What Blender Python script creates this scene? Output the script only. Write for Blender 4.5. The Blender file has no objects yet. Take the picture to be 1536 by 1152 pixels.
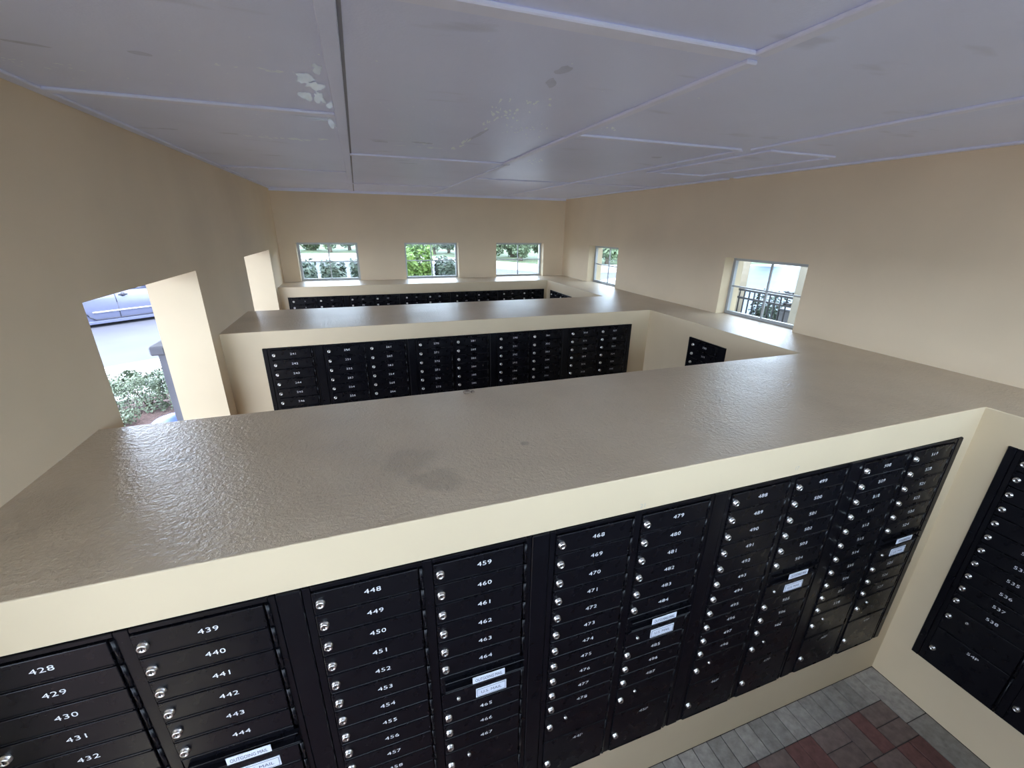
import bpy, bmesh, math, random
from mathutils import Vector, Matrix, Euler

C = bpy.context.scene.collection
scene = bpy.context.scene
PI = math.pi
random.seed(7)

# ------------------------------------------------------------------ camera
W, T, H = 4.7385, 1.9224, 3.2561          # room width, ledge height, ceiling height (metres)
F_PX, YAW, PITCH, ROLL = 632.86, 19.312, -20.404, 0.801
cam_data = bpy.data.cameras.new('camera')
cam_data.sensor_fit = 'HORIZONTAL'
cam_data.sensor_width = 36.0
cam_data.lens = 36.0 * F_PX / 1536.0
cam_data.clip_start = 0.02
cam_data.clip_end = 400
cam = bpy.data.objects.new('camera', cam_data)
C.objects.link(cam)
yw, pt_, rl = math.radians(YAW), math.radians(PITCH), math.radians(ROLL)
fwd = Vector((math.sin(yw) * math.cos(pt_), math.cos(yw) * math.cos(pt_), math.sin(pt_)))
rt = Vector((math.cos(yw), -math.sin(yw), 0))
up = rt.cross(fwd)
R_ = rt * math.cos(rl) + up * math.sin(rl)
U_ = -rt * math.sin(rl) + up * math.cos(rl)
m4 = Matrix((R_, U_, -fwd)).transposed().to_4x4()
m4.translation = Vector((1.1479, -1.1016, 2.7699))
cam.matrix_world = m4
scene.camera = cam

# ------------------------------------------------------------------ sky, sun, exposure
world = bpy.data.worlds.new('overcast_sky')
scene.world = world
world.use_nodes = True
wn = world.node_tree.nodes
bg = wn['Background']
bg.inputs['Color'].default_value = (0.67, 0.795, 1.0, 1)
bg.inputs['Strength'].default_value = 2.4
sun_d = bpy.data.lights.new('hazy_sun', 'SUN')
sun_d.energy = 1.2
sun_d.angle = math.radians(12)
sun_d.color = (1.0, 0.98, 0.95)
sun = bpy.data.objects.new('hazy_sun', sun_d)
C.objects.link(sun)
sun.rotation_euler = Vector((-0.12, 0.55, -1.0)).to_track_quat('-Z', 'Y').to_euler()
vs = scene.view_settings
vs.view_transform = 'Standard'
vs.look = 'None'
vs.gamma = 1
vs.use_curve_mapping = False
vs.exposure = 2.4
scene.cycles.max_bounces = 14
scene.cycles.diffuse_bounces = 10
scene.cycles.glossy_bounces = 6
scene.cycles.transparent_max_bounces = 24
scene.cycles.sample_clamp_indirect = 8.0
scene.cycles.use_denoising = True


def portal(name, loc, rot, sx, sy):
    """Marks a wall opening for sampling the sky; gives off no light of its own."""
    l = bpy.data.lights.new(name, 'AREA')
    l.shape = 'RECTANGLE'
    l.size, l.size_y = sx, sy
    l.cycles.is_portal = True
    o = bpy.data.objects.new(name, l)
    C.objects.link(o)
    o.location = loc
    o.rotation_euler = rot


# ------------------------------------------------------------------ node helpers and materials
def new_mat(name):
    m = bpy.data.materials.new(name)
    m.use_nodes = True
    nt = m.node_tree
    return m, nt, nt.nodes['Principled BSDF']


def noise(nt, scale, detail=4, rough=0.5, coord='Object', dims='3D'):
    tc = nt.nodes.new('ShaderNodeTexCoord')
    n = nt.nodes.new('ShaderNodeTexNoise')
    n.inputs['Scale'].default_value = scale
    n.inputs['Detail'].default_value = detail
    n.inputs['Roughness'].default_value = rough
    nt.links.new(tc.outputs[coord], n.inputs['Vector'])
    return n.outputs['Fac']


def ramp(nt, fac, stops):
    r = nt.nodes.new('ShaderNodeValToRGB')
    el = r.color_ramp.elements
    while len(el) < len(stops):
        el.new(0.5)
    for e, (p, c) in zip(el, stops):
        e.position = p
        e.color = c if len(c) == 4 else (*c, 1)
    nt.links.new(fac, r.inputs['Fac'])
    return r.outputs['Color']


def bump(nt, b, fac, strength, dist=0.002):
    n = nt.nodes.new('ShaderNodeBump')
    n.inputs['Strength'].default_value = strength
    n.inputs['Distance'].default_value = dist
    nt.links.new(fac, n.inputs['Height'])
    nt.links.new(n.outputs['Normal'], b.inputs['Normal'])
    return n


def scl(c, k):
    return tuple(min(1, x * k) for x in c[:3])


def plain(name, col, rough=0.5, metal=0.0, var=0.06, vscale=6, bscale=0, bstr=0.2, bdist=0.002, spec=0.5):
    m, nt, b = new_mat(name)
    f = noise(nt, vscale)
    nt.links.new(ramp(nt, f, [(0.3, scl(col, 1 - var)), (0.7, scl(col, 1 + var))]), b.inputs['Base Color'])
    b.inputs['Roughness'].default_value = rough
    b.inputs['Metallic'].default_value = metal
    b.inputs['Specular IOR Level'].default_value = spec
    if bscale:
        bump(nt, b, noise(nt, bscale, 3), bstr, bdist)
    return m


TAN = (0.71, 0.57, 0.39)
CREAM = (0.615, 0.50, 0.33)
M = {}
M['tan'] = plain('tan_wall_paint', TAN, 0.7, var=0.05, vscale=1.3, bscale=120, bstr=0.25, bdist=0.002)
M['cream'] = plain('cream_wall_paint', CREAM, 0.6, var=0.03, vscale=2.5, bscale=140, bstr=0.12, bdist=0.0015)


LEDGE_STAINS_SHADE = [((1.25, 0.36, 1.92), 0.10, 0.84), ((1.33, 0.20, 1.92), 0.085, 0.80), ((0.385, 0.64, 1.92), 0.035, 0.70),
                ((0.44, 0.63, 1.92), 0.028, 0.72), ((0.10, 0.40, 1.92), 0.15, 0.90), ((2.6, 0.25, 1.92), 0.10, 0.93), ((1.72, 0.36, 1.92), 0.02, 0.7)]  # large patch nearest the left wall paints in that wall's shade


def stains_and_shade(nt, col, spots):
    """irregular damp and dirt marks, plus a painted patch of wall shade, each with its own place on the ledge"""
    tc = nt.nodes.new('ShaderNodeTexCoord')
    nz = nt.nodes.new('ShaderNodeTexNoise')
    nz.inputs['Scale'].default_value = 11
    nz.inputs['Detail'].default_value = 4
    nt.links.new(tc.outputs['Object'], nz.inputs['Vector'])
    for p, r, k in spots:
        ds = nt.nodes.new('ShaderNodeVectorMath')
        ds.operation = 'DISTANCE'
        ds.inputs[1].default_value = p
        nt.links.new(tc.outputs['Object'], ds.inputs[0])
        ad = nt.nodes.new('ShaderNodeMath')
        ad.operation = 'MULTIPLY_ADD'
        ad.inputs[1].default_value = r * 1.6
        nt.links.new(nz.outputs['Fac'], ad.inputs[0])
        nt.links.new(ds.outputs['Value'], ad.inputs[2])
        mr = nt.nodes.new('ShaderNodeMapRange')
        mr.inputs['From Min'].default_value = r * 1.45
        mr.inputs['From Max'].default_value = r * 1.95
        mr.inputs['To Min'].default_value = k
        mr.inputs['To Max'].default_value = 1.0
        nt.links.new(ad.outputs[0], mr.inputs['Value'])
        mx = nt.nodes.new('ShaderNodeVectorMath')
        mx.operation = 'SCALE'
        nt.links.new(col, mx.inputs[0])
        nt.links.new(mr.outputs['Result'], mx.inputs['Scale'])
        col = mx.outputs['Vector']
    return col


def ledge_mat():
    m, nt, b = new_mat('glossy_tan_ledge_paint')
    big = noise(nt, 1.6, 5, 0.6)
    col = ramp(nt, big, [(0.28, (0.47, 0.375, 0.265)), (0.5, (0.55, 0.445, 0.315)), (0.74, (0.59, 0.48, 0.345))])
    col = stains_and_shade(nt, col, LEDGE_STAINS_SHADE)
    nt.links.new(col, b.inputs['Base Color'])
    rr = ramp(nt, noise(nt, 3.0, 4), [(0.25, (0.27,) * 3), (0.75, (0.36,) * 3)])
    nt.links.new(rr, b.inputs['Roughness'])
    add = nt.nodes.new('ShaderNodeMath')
    add.operation = 'ADD'
    nt.links.new(noise(nt, 70, 3, 0.6), add.inputs[0])
    mul = nt.nodes.new('ShaderNodeMath')
    mul.operation = 'MULTIPLY'
    mul.inputs[1].default_value = 0.5
    nt.links.new(noise(nt, 9, 3, 0.5), mul.inputs[0])
    nt.links.new(mul.outputs[0], add.inputs[1])
    b.inputs['Specular IOR Level'].default_value = 0.85
    bump(nt, b, add.outputs[0], 0.6, 0.007)
    return m


M['ledge'] = ledge_mat()


def ceiling_mat():
    m, nt, b = new_mat('worn_ceiling_paint')
    big = noise(nt, 0.9, 5, 0.6)
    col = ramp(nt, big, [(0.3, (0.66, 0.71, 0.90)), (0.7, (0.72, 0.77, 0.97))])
    tc = nt.nodes.new('ShaderNodeTexCoord')
    mp = nt.nodes.new('ShaderNodeMapping')
    mp.inputs['Scale'].default_value = (2.2, 7.0, 1)
    nt.links.new(tc.outputs['Object'], mp.inputs['Vector'])
    st = nt.nodes.new('ShaderNodeTexNoise')
    st.inputs['Scale'].default_value = 1.1
    st.inputs['Detail'].default_value = 3
    nt.links.new(mp.outputs['Vector'], st.inputs['Vector'])
    mask = ramp(nt, st.outputs['Fac'], [(0.66, (0, 0, 0)), (0.74, (1, 1, 1))])
    mix = nt.nodes.new('ShaderNodeMix')
    mix.data_type = 'RGBA'
    nt.links.new(mask, mix.inputs['Factor'])
    nt.links.new(col, mix.inputs['A'])
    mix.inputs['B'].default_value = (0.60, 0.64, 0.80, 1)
    nt.links.new(mix.outputs['Result'], b.inputs['Base Color'])
    b.inputs['Roughness'].default_value = 0.42
    bump(nt, b, noise(nt, 130, 3), 0.3, 0.002)
    return m


M['ceiling'] = ceiling_mat()
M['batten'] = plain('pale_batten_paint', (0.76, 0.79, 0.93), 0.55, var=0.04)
M['flake'] = plain('bare_glossy_white_patch', (0.78, 0.88, 1.0), 0.20, var=0.01, vscale=30, spec=1.0)
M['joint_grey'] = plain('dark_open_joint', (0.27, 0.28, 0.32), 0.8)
M['sliver'] = plain('white_paint_sliver', (0.88, 0.95, 1.0), 0.6, var=0.01, vscale=30, spec=0.25)
M['stain'] = plain('dark_ceiling_stain', (0.55, 0.59, 0.74), 0.5, var=0.08, vscale=20)


def black_mat(name, col, rough):
    m, nt, b = new_mat(name)
    sp = noise(nt, 260, 2, 0.5)
    nt.links.new(ramp(nt, sp, [(0.74, col), (0.80, (0.10, 0.10, 0.11))]), b.inputs['Base Color'])
    b.inputs['Specular IOR Level'].default_value = 0.24
    nt.links.new(ramp(nt, noise(nt, 14, 4), [(0.3, (rough - 0.06,) * 3), (0.7, (rough + 0.08,) * 3)]), b.inputs['Roughness'])
    return m


M['black'] = black_mat('black_powder_coat', (0.004, 0.004, 0.006), 0.28)
M['black_frame'] = black_mat('black_frame_coat', (0.003, 0.003, 0.005), 0.32)
M['lock'] = plain('satin_nickel_lock', (0.80, 0.79, 0.77), 0.28, 1.0, var=0.08, vscale=80)
M['slot'] = plain('dark_keyway', (0.02, 0.02, 0.02), 0.5)
M['white_num'] = plain('white_numeral_ink', (0.74, 0.75, 0.77), 0.5, var=0.02)
M['plate'] = plain('pale_label_plate', (0.78, 0.82, 0.92), 0.35, var=0.02)
M['ink'] = plain('grey_blue_label_ink', (0.06, 0.075, 0.13), 0.5)
M['pencil'] = plain('pencil_graphite', (0.42, 0.40, 0.34), 0.6)
M['alu'] = plain('grey_aluminium_frame', (0.42, 0.44, 0.45), 0.45, 0.3, var=0.04)
M['concrete'] = plain('pale_concrete', (0.40, 0.395, 0.38), 0.85, var=0.08, vscale=2, bscale=60)
M['asphalt'] = plain('grey_asphalt', (0.050, 0.050, 0.064), 0.8, var=0.12, vscale=0.8, bscale=80)
M['patio'] = plain('grey_patio_concrete', (0.060, 0.062, 0.070), 0.85, var=0.08, vscale=2, bscale=60)
M['mulch'] = plain('brown_mulch', (0.12, 0.075, 0.065), 0.9, var=0.5, vscale=30, bscale=40, bstr=0.8, bdist=0.02)
M['grass'] = plain('short_grass', (0.055, 0.08, 0.03), 0.9, var=0.3, vscale=12)
M['stucco'] = plain('exterior_stucco', (0.66, 0.62, 0.52), 0.8, var=0.04, bscale=90)
M['stucco_shade'] = plain('shade_darkened_stucco', (0.27, 0.235, 0.18), 0.85, var=0.05, bscale=90)  # stucco with the shade on the neighbouring wall darkened into its colour
M['grey_trim'] = plain('grey_exterior_trim', (0.13, 0.13, 0.15), 0.8, bscale=90)
M['roof'] = plain('roof_tile', (0.35, 0.26, 0.2), 0.8)
M['bark'] = plain('brown_bark', (0.16, 0.12, 0.09), 0.9, var=0.3, vscale=9, bscale=25, bdist=0.01)
M['iron'] = plain('black_painted_iron', (0.02, 0.02, 0.025), 0.4)
M['grey_post'] = plain('grey_painted_box', (0.16, 0.165, 0.19), 0.5)
M['white_paint'] = plain('white_gloss_paint', (0.8, 0.8, 0.8), 0.4)


def leaf_mat(name, a, b_):
    m, nt, b = new_mat(name)
    nt.links.new(ramp(nt, noise(nt, 7, 3), [(0.3, a), (0.7, b_)]), b.inputs['Base Color'])
    b.inputs['Roughness'].default_value = 0.55
    return m


M['leaf_hedge'] = leaf_mat('hedge_leaf', (0.075, 0.105, 0.065), (0.17, 0.21, 0.135))
M['leaf_bright'] = leaf_mat('bright_shrub_leaf', (0.07, 0.15, 0.02), (0.16, 0.26, 0.05))
M['leaf_dark'] = leaf_mat('blue_green_leaf', (0.04, 0.065, 0.05), (0.09, 0.125, 0.09))
M['leaf_tree'] = leaf_mat('tree_leaf', (0.06, 0.09, 0.045), (0.13, 0.17, 0.085))


def glass_mat():
    m = bpy.data.materials.new('window_glass')
    m.use_nodes = True
    nt = m.node_tree
    nt.nodes.remove(nt.nodes['Principled BSDF'])
    out = nt.nodes['Material Output']
    tr = nt.nodes.new('ShaderNodeBsdfTransparent')
    tr.inputs['Color'].default_value = (0.93, 0.96, 0.96, 1)
    gl = nt.nodes.new('ShaderNodeBsdfGlossy')
    gl.inputs['Roughness'].default_value = 0.03
    lw = nt.nodes.new('ShaderNodeLayerWeight')
    lw.inputs['Blend'].default_value = 0.5
    pw = nt.nodes.new('ShaderNodeMath')
    pw.operation = 'POWER'
    pw.inputs[1].default_value = 5.0
    nt.links.new(lw.outputs['Facing'], pw.inputs[0])
    fr = nt.nodes.new('ShaderNodeMath')
    fr.operation = 'MULTIPLY_ADD'
    fr.inputs[1].default_value = 0.9
    fr.inputs[2].default_value = 0.03
    nt.links.new(pw.outputs[0], fr.inputs[0])
    mx = nt.nodes.new('ShaderNodeMixShader')
    nt.links.new(fr.outputs[0], mx.inputs['Fac'])
    nt.links.new(tr.outputs[0], mx.inputs[1])
    nt.links.new(gl.outputs[0], mx.inputs[2])
    nt.links.new(mx.outputs[0], out.inputs['Surface'])
    return m


M['glass'] = glass_mat()
M['water'] = plain('pale_pool_water', (0.035, 0.052, 0.075), 0.45, var=0.3, vscale=1.2, bscale=5, bstr=0.4, bdist=0.03, spec=0.12)


def brick_mat():
    m, nt, b = new_mat('clay_and_grey_pavers')
    at = nt.nodes.new('ShaderNodeAttribute')
    at.attribute_name = 'paver_colour'
    mix = nt.nodes.new('ShaderNodeMix')
    mix.data_type = 'RGBA'
    mix.blend_type = 'MULTIPLY'
    mix.inputs['Factor'].default_value = 1
    nt.links.new(at.outputs['Color'], mix.inputs['A'])
    nt.links.new(ramp(nt, noise(nt, 22, 5, 0.65), [(0.25, (0.6, 0.6, 0.6)), (0.75, (1.2, 1.2, 1.2))]), mix.inputs['B'])
    nt.links.new(mix.outputs['Result'], b.inputs['Base Color'])
    b.inputs['Roughness'].default_value = 0.75
    bump(nt, b, noise(nt, 120, 4), 0.35, 0.003)
    return m


M['brick'] = brick_mat()
M['joint'] = plain('dark_sand_joint', (0.05, 0.045, 0.045), 0.95)


# ------------------------------------------------------------------ mesh helpers
class MB:
    """Collects boxes, lathes, tubes and quads, then links them as ONE mesh object."""

    def __init__(self):
        self.bm = bmesh.new()
        self.mats = []

    def mi(self, mat):
        if mat not in self.mats:
            self.mats.append(mat)
        return self.mats.index(mat)

    def box(self, x0, x1, y0, y1, z0, z1, mat, bev=0.0, seg=1):
        bm = self.bm
        i = self.mi(mat)
        v = [bm.verts.new(p) for p in ((x0, y0, z0), (x1, y0, z0), (x1, y1, z0), (x0, y1, z0),
                                       (x0, y0, z1), (x1, y0, z1), (x1, y1, z1), (x0, y1, z1))]
        fs = [bm.faces.new([v[k] for k in q]) for q in
              ((3, 2, 1, 0), (4, 5, 6, 7), (0, 1, 5, 4), (1, 2, 6, 5), (2, 3, 7, 6), (3, 0, 4, 7))]
        for f in fs:
            f.material_index = i
        if bev:
            es = {e for f in fs for e in f.edges}
            r = bmesh.ops.bevel(bm, geom=list(es), offset=bev, segments=seg, affect='EDGES', profile=0.5)
            for f in r['faces']:
                f.material_index = i
        return self

    def poly(self, pts, z0, z1, mat):
        """vertical prism over a plan polygon (counter-clockwise)"""
        bm = self.bm
        i = self.mi(mat)
        a = [bm.verts.new((x, y, z0)) for x, y in pts]
        b = [bm.verts.new((x, y, z1)) for x, y in pts]
        n = len(pts)
        fs = [bm.faces.new(b), bm.faces.new(a[::-1])]
        for k in range(n):
            fs.append(bm.faces.new((a[k], a[(k + 1) % n], b[(k + 1) % n], b[k])))
        for f in fs:
            f.material_index = i
        return self

    def face(self, pts, mat, smooth=False):
        f = self.bm.faces.new([self.bm.verts.new(p) for p in pts])
        f.material_index = self.mi(mat)
        f.smooth = smooth
        return self

    def lathe(self, prof, mat, origin=(0, 0, 0), axis='z', n=20, cap0=True, cap1=True, smooth=True):
        """prof = [(radius, height)...] turned about an axis: 'z' up, '-y' towards -y"""
        bm = self.bm
        i = self.mi(mat)
        rings = []
        for r, h in prof:
            ring = []
            for k in range(n):
                a = 2 * PI * k / n
                if axis == 'z':
                    p = (r * math.cos(a), r * math.sin(a), h)
                elif axis == '-y':
                    p = (r * math.cos(a), -h, r * math.sin(a))
                else:
                    p = (h, r * math.cos(a), r * math.sin(a))
                ring.append(bm.verts.new((p[0] + origin[0], p[1] + origin[1], p[2] + origin[2])))
            rings.append(ring)
        for a, b in zip(rings, rings[1:]):
            for k in range(n):
                f = bm.faces.new((a[k], a[(k + 1) % n], b[(k + 1) % n], b[k]))
                f.material_index = i
                f.smooth = smooth
        if cap0:
            bm.faces.new(rings[0][::-1]).material_index = i
        if cap1:
            bm.faces.new(rings[-1]).material_index = i
        return self

    def tube(self, a, b, r, mat, n=8, r2=None):
        a, b = Vector(a), Vector(b)
        d = (b - a).normalized()
        u = d.orthogonal().normalized()
        w = d.cross(u)
        r2 = r if r2 is None else r2
        i = self.mi(mat)
        ra = [self.bm.verts.new(a + (u * math.cos(2 * PI * k / n) + w * math.sin(2 * PI * k / n)) * r) for k in range(n)]
        rb = [self.bm.verts.new(b + (u * math.cos(2 * PI * k / n) + w * math.sin(2 * PI * k / n)) * r2) for k in range(n)]
        for k in range(n):
            f = self.bm.faces.new((ra[k], ra[(k + 1) % n], rb[(k + 1) % n], rb[k]))
            f.material_index = i
            f.smooth = True
        self.bm.faces.new(ra[::-1]).material_index = i
        self.bm.faces.new(rb).material_index = i
        return self

    def mesh(self, name):
        bmesh.ops.recalc_face_normals(self.bm, faces=self.bm.faces)
        me = bpy.data.meshes.new(name)
        self.bm.to_mesh(me)
        self.bm.free()
        for m in self.mats:
            me.materials.append(m)
        return me

    def obj(self, name, parent=None, loc=None, keep_normals=False):
        return link(name, self.mesh(name), parent, loc)


def link(name, me, parent=None, loc=None, rotz=0.0):
    o = bpy.data.objects.new(name, me)
    C.objects.link(o)
    if parent:
        o.parent = parent
    if loc is not None:
        o.location = loc
    if rotz:
        o.rotation_euler = (0, 0, rotz)
    return o


def thing(name, label, cat, loc=(0, 0, 0), rotz=0.0, group=None):
    o = bpy.data.objects.new(name, None)
    o.empty_display_size = 0.1
    C.objects.link(o)
    o.location = loc
    o.rotation_euler = (0, 0, rotz)
    return tag(o, label, cat, group)


def tag(o, label, cat, group=None):
    o['label'] = label
    o['category'] = cat
    if group:
        o['group'] = group
    return o


def structure(o, label=None):
    o['kind'] = 'structure'
    if label:
        o['label'] = label
    return o


def grid_solid(name, xs, ys, zs, fill, matfn, mats, bevel_edge=None, bevel=0.012):
    """A solid made of the filled cells of a grid; only its outer faces are kept."""
    xs, ys, zs = sorted(set(xs)), sorted(set(ys)), sorted(set(zs))
    nx, ny, nz = len(xs) - 1, len(ys) - 1, len(zs) - 1

    def full(i, j, k):
        if not (0 <= i < nx and 0 <= j < ny and 0 <= k < nz):
            return False
        return fill((xs[i] + xs[i + 1]) / 2, (ys[j] + ys[j + 1]) / 2, (zs[k] + zs[k + 1]) / 2)
    bm = bmesh.new()
    vd = {}

    def V(i, j, k):
        if (i, j, k) not in vd:
            vd[(i, j, k)] = bm.verts.new((xs[i], ys[j], zs[k]))
        return vd[(i, j, k)]
    for i in range(nx):
        for j in range(ny):
            for k in range(nz):
                if not full(i, j, k):
                    continue
                for d, q in (((-1, 0, 0), ((0, 0, 0), (0, 0, 1), (0, 1, 1), (0, 1, 0))),
                             ((1, 0, 0), ((1, 0, 0), (1, 1, 0), (1, 1, 1), (1, 0, 1))),
                             ((0, -1, 0), ((0, 0, 0), (1, 0, 0), (1, 0, 1), (0, 0, 1))),
                             ((0, 1, 0), ((0, 1, 0), (0, 1, 1), (1, 1, 1), (1, 1, 0))),
                             ((0, 0, -1), ((0, 0, 0), (0, 1, 0), (1, 1, 0), (1, 0, 0))),
                             ((0, 0, 1), ((0, 0, 1), (1, 0, 1), (1, 1, 1), (0, 1, 1)))):
                    if full(i + d[0], j + d[1], k + d[2]):
                        continue
                    f = bm.faces.new([V(i + a, j + b, k + c) for a, b, c in q])
                    f.material_index = matfn(f.calc_center_median(), Vector(d))
    if bevel_edge:
        es = [e for e in bm.edges if len(e.link_faces) == 2 and bevel_edge(e) and
              e.link_faces[0].normal.dot(e.link_faces[1].normal) < 0.5 and e.is_convex]
        bm.normal_update()
        es = [e for e in bm.edges if len(e.link_faces) == 2 and bevel_edge(e) and
              e.link_faces[0].normal.dot(e.link_faces[1].normal) < 0.5 and e.is_convex]
        r = bmesh.ops.bevel(bm, geom=es, offset=bevel, segments=3, affect='EDGES', profile=0.5, material=0)
        for f in r['faces']:
            f.smooth = True
    me = bpy.data.meshes.new(name)
    bm.to_mesh(me)
    bm.free()
    for m in mats:
        me.materials.append(m)
    return structure(link(name, me))


# ------------------------------------------------------------------ the room shell
YF, YB = -2.45, 6.3641                     # front and back walls
WT = 0.325                                 # thickness of the left wall
Y1, Y1B, Y2, Y2B, Y3 = 0.0, 1.0405, 2.8457, 3.8761, 5.7287
XR = 4.159                                 # face of the right-hand low wall
PB, PT = 0.3255, 1.7655                    # bottom and top of the mailbox panels
OPEN_TOP = 2.4406
doors_y = [(-1.45, -0.35), (1.22, 2.665), (4.165, 5.58)]
win_top = 2.505
win_right = [(-1.33, -0.42), (1.58, 2.49), (4.515, 5.39)]
win_front_added, win_front_added_top = [(0.12, 2.32), (2.42, 4.62)], 3.12     # unseen wide windows behind the camera, added to brighten the room
win_back = [(0.242, 1.128), (1.858, 2.757), (3.435, 4.34)]


def within(v, spans):
    return any(a < v < b for a, b in spans)


def cuts(spans):
    return [c for s in spans for c in s]


grid_solid('wall_left', [-WT, 0], [YF - 0.3, YB + 0.3] + cuts(doors_y), [-0.15, 0, T, OPEN_TOP, H],
           lambda x, y, z: not (within(y, doors_y) and 0 < z < OPEN_TOP),
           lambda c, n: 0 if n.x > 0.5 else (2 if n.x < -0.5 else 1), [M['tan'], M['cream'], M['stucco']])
grid_solid('wall_right', [W, W + 0.26], [YF - 0.3, YB + 0.3] + cuts(win_right), [-0.15, T, win_top, H],
           lambda x, y, z: not (within(y, win_right) and T < z < win_top),
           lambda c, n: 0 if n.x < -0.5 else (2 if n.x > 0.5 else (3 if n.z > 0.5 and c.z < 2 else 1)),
           [M['tan'], M['cream'], M['stucco'], M['ledge']])
for nm, ya, yb, sg, ww, wt in (('wall_back', YB, YB + 0.26, 1, win_back, win_top), ('wall_front', YF - 0.26, YF, -1, win_front_added, win_front_added_top)):
    grid_solid(nm, [0, W] + cuts(ww), [ya, yb], [-0.15, T, wt, H],
               lambda x, y, z: not (within(x, ww) and T < z < wt),
               lambda c, n, sg=sg: 0 if n.y * sg < -0.5 else (2 if n.y * sg > 0.5 else (3 if n.z > 0.5 and c.z < 2 else 1)),
               [M['tan'], M['cream'], M['stucco'], M['ledge']])

arms = [(YF, -1.81), (Y1, Y1B), (Y2, Y2B), (Y3, YB)]
# recesses that hold the mailbox units: x0, x1, y0, y1, z0, z1
recess = [(0.08, 4.058, Y1, Y1 + 0.42, PB, PT),
          (0.284, 3.936, Y2, Y2 + 0.42, PB + 0.012, PT + 0.012),
          (0.107, 4.106, Y3, Y3 + 0.42, PB + 0.012, PT + 0.012),
          (XR, XR + 0.42, -0.95, -0.135, PB, PT),
          (XR, XR + 0.42, 1.71, 2.18, PB + 0.012, PT + 0.012),
          (XR, XR + 0.42, 4.775, 5.575, PB + 0.012, PT + 0.012)]


def low_fill(x, y, z):
    if not (0 < z < T and 0 < x < W and YF < y < YB):
        return False
    if x < XR and not within(y, arms):
        return False
    return not any(a < x < b and c < y < d and e < z < f for a, b, c, d, e, f in recess)


def at_top(e):
    return all(abs(v.co.z - T) < 1e-4 for v in e.verts) and all(
        not (abs(v.co.x) < 1e-4 or abs(v.co.x - W) < 1e-4) for v in e.verts) or (
        all(abs(v.co.z - T) < 1e-4 for v in e.verts) and abs(e.verts[0].co.y - e.verts[1].co.y) < 1e-5
        and not all(abs(v.co.y - YF) < 1e-4 or abs(v.co.y - YB) < 1e-4 for v in e.verts))


grid_solid('wall_partition', [0, XR, W] + [r[k] for r in recess for k in (0, 1)],
           cuts(arms) + [r[k] for r in recess for k in (2, 3)], [0, T] + [r[k] for r in recess for k in (4, 5)],
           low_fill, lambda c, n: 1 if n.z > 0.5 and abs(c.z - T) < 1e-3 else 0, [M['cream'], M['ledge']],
           at_top, 0.004)

# the faces turned away from the photograph carry mailboxes too: plain black banks
for x0, x1, yy in ((0.09, 4.06, -1.81), (0.28, 3.94, Y1B), (0.11, 4.1, Y2B)):
    structure(MB().box(x0, x1, yy, yy + 0.008, PB, PT, M['black'], 0.003).obj('wall_panel'))
o = MB().box(-WT, W + 0.26, YF - 0.3, YB + 0.3, H, H + 0.06, M['ceiling']).obj('ceiling')
structure(o)
o = MB().box(-WT - 1.7, W + 1.0, YF - 0.35, YB + 1.0, H + 0.06, H + 0.3, M['roof']).obj('roof')
structure(o)

# battens over the joints of the ceiling sheets
BT = 0.012
bat = [  # x0, x1, y0, y1
    (1.105, 1.155, YF, YB), (2.287, 2.33, YF, 0.07), (2.315, 2.357, 0.12, 2.55), (2.345, 2.39, 2.57, YB),
    (3.515, 3.565, 1.33, YB), (3.56, 3.62, YF, 1.27), (3.70, 3.745, 1.24, 2.55), (4.30, 4.345, 1.33, 2.54),
    (4.665, W, 2.62, YB), (4.68, W, YF, 2.52), (0.0, 0.05, YF, YB),
    (0.05, 1.105, 1.31, 1.36), (0.05, 1.105, 3.75, 3.80), (0.05, 1.105, 6.2, 6.24),
    (1.155, 2.315, 2.53, 2.58), (1.155, 2.345, 4.97, 5.02), (1.155, 2.287, 0.06, 0.115), (1.155, 2.287, -2.38, -2.33),
    (2.36, 3.51, 1.285, 1.325), (2.39, 3.515, 3.73, 3.77), (2.33, 3.56, -1.15, -1.1),
    (3.565, 4.665, 3.73, 3.77), (3.62, 4.68, -1.18, -1.13), (3.745, 4.30, 2.50, 2.54), (3.745, 4.30, 1.25, 1.285),
]
for k, (x0, x1, y0, y1) in enumerate(bat):
    structure(MB().box(x0, x1, y0, y1, H - BT, H, M['batten' if k else 'ceiling'], 0.003).obj('trim_%d' % (k + 1)))
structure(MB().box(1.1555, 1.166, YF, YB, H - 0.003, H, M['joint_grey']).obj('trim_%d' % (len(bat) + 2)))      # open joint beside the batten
structure(MB().box(0, W, YB - 0.012, YB, H - 0.035, H, M['batten']).obj('trim_%d' % (len(bat) + 1)))


# torn paint: bare white patches and curled slivers hanging from the ceiling sheets
def jag(mb, cx, cy, lx, ly, ang, mat, dz=0.0012, tilt=0.0, n=11, rough=0.35, curl=0.0):
    ca, sa = math.cos(ang), math.sin(ang)
    pts = []
    for k in range(n):
        a = 2 * PI * k / n
        r = 1 - rough * random.random()
        x, y = lx * r * math.cos(a), ly * r * math.sin(a)
        wy = sa * x + ca * y
        pts.append((cx + ca * x - sa * y, cy + wy, H - dz - abs(curl) * (lx + ly) - curl * wy - tilt * (x / max(lx, 1e-6) + 1) * 0.5))
    mb.face(pts[::-1], mat)


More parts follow.
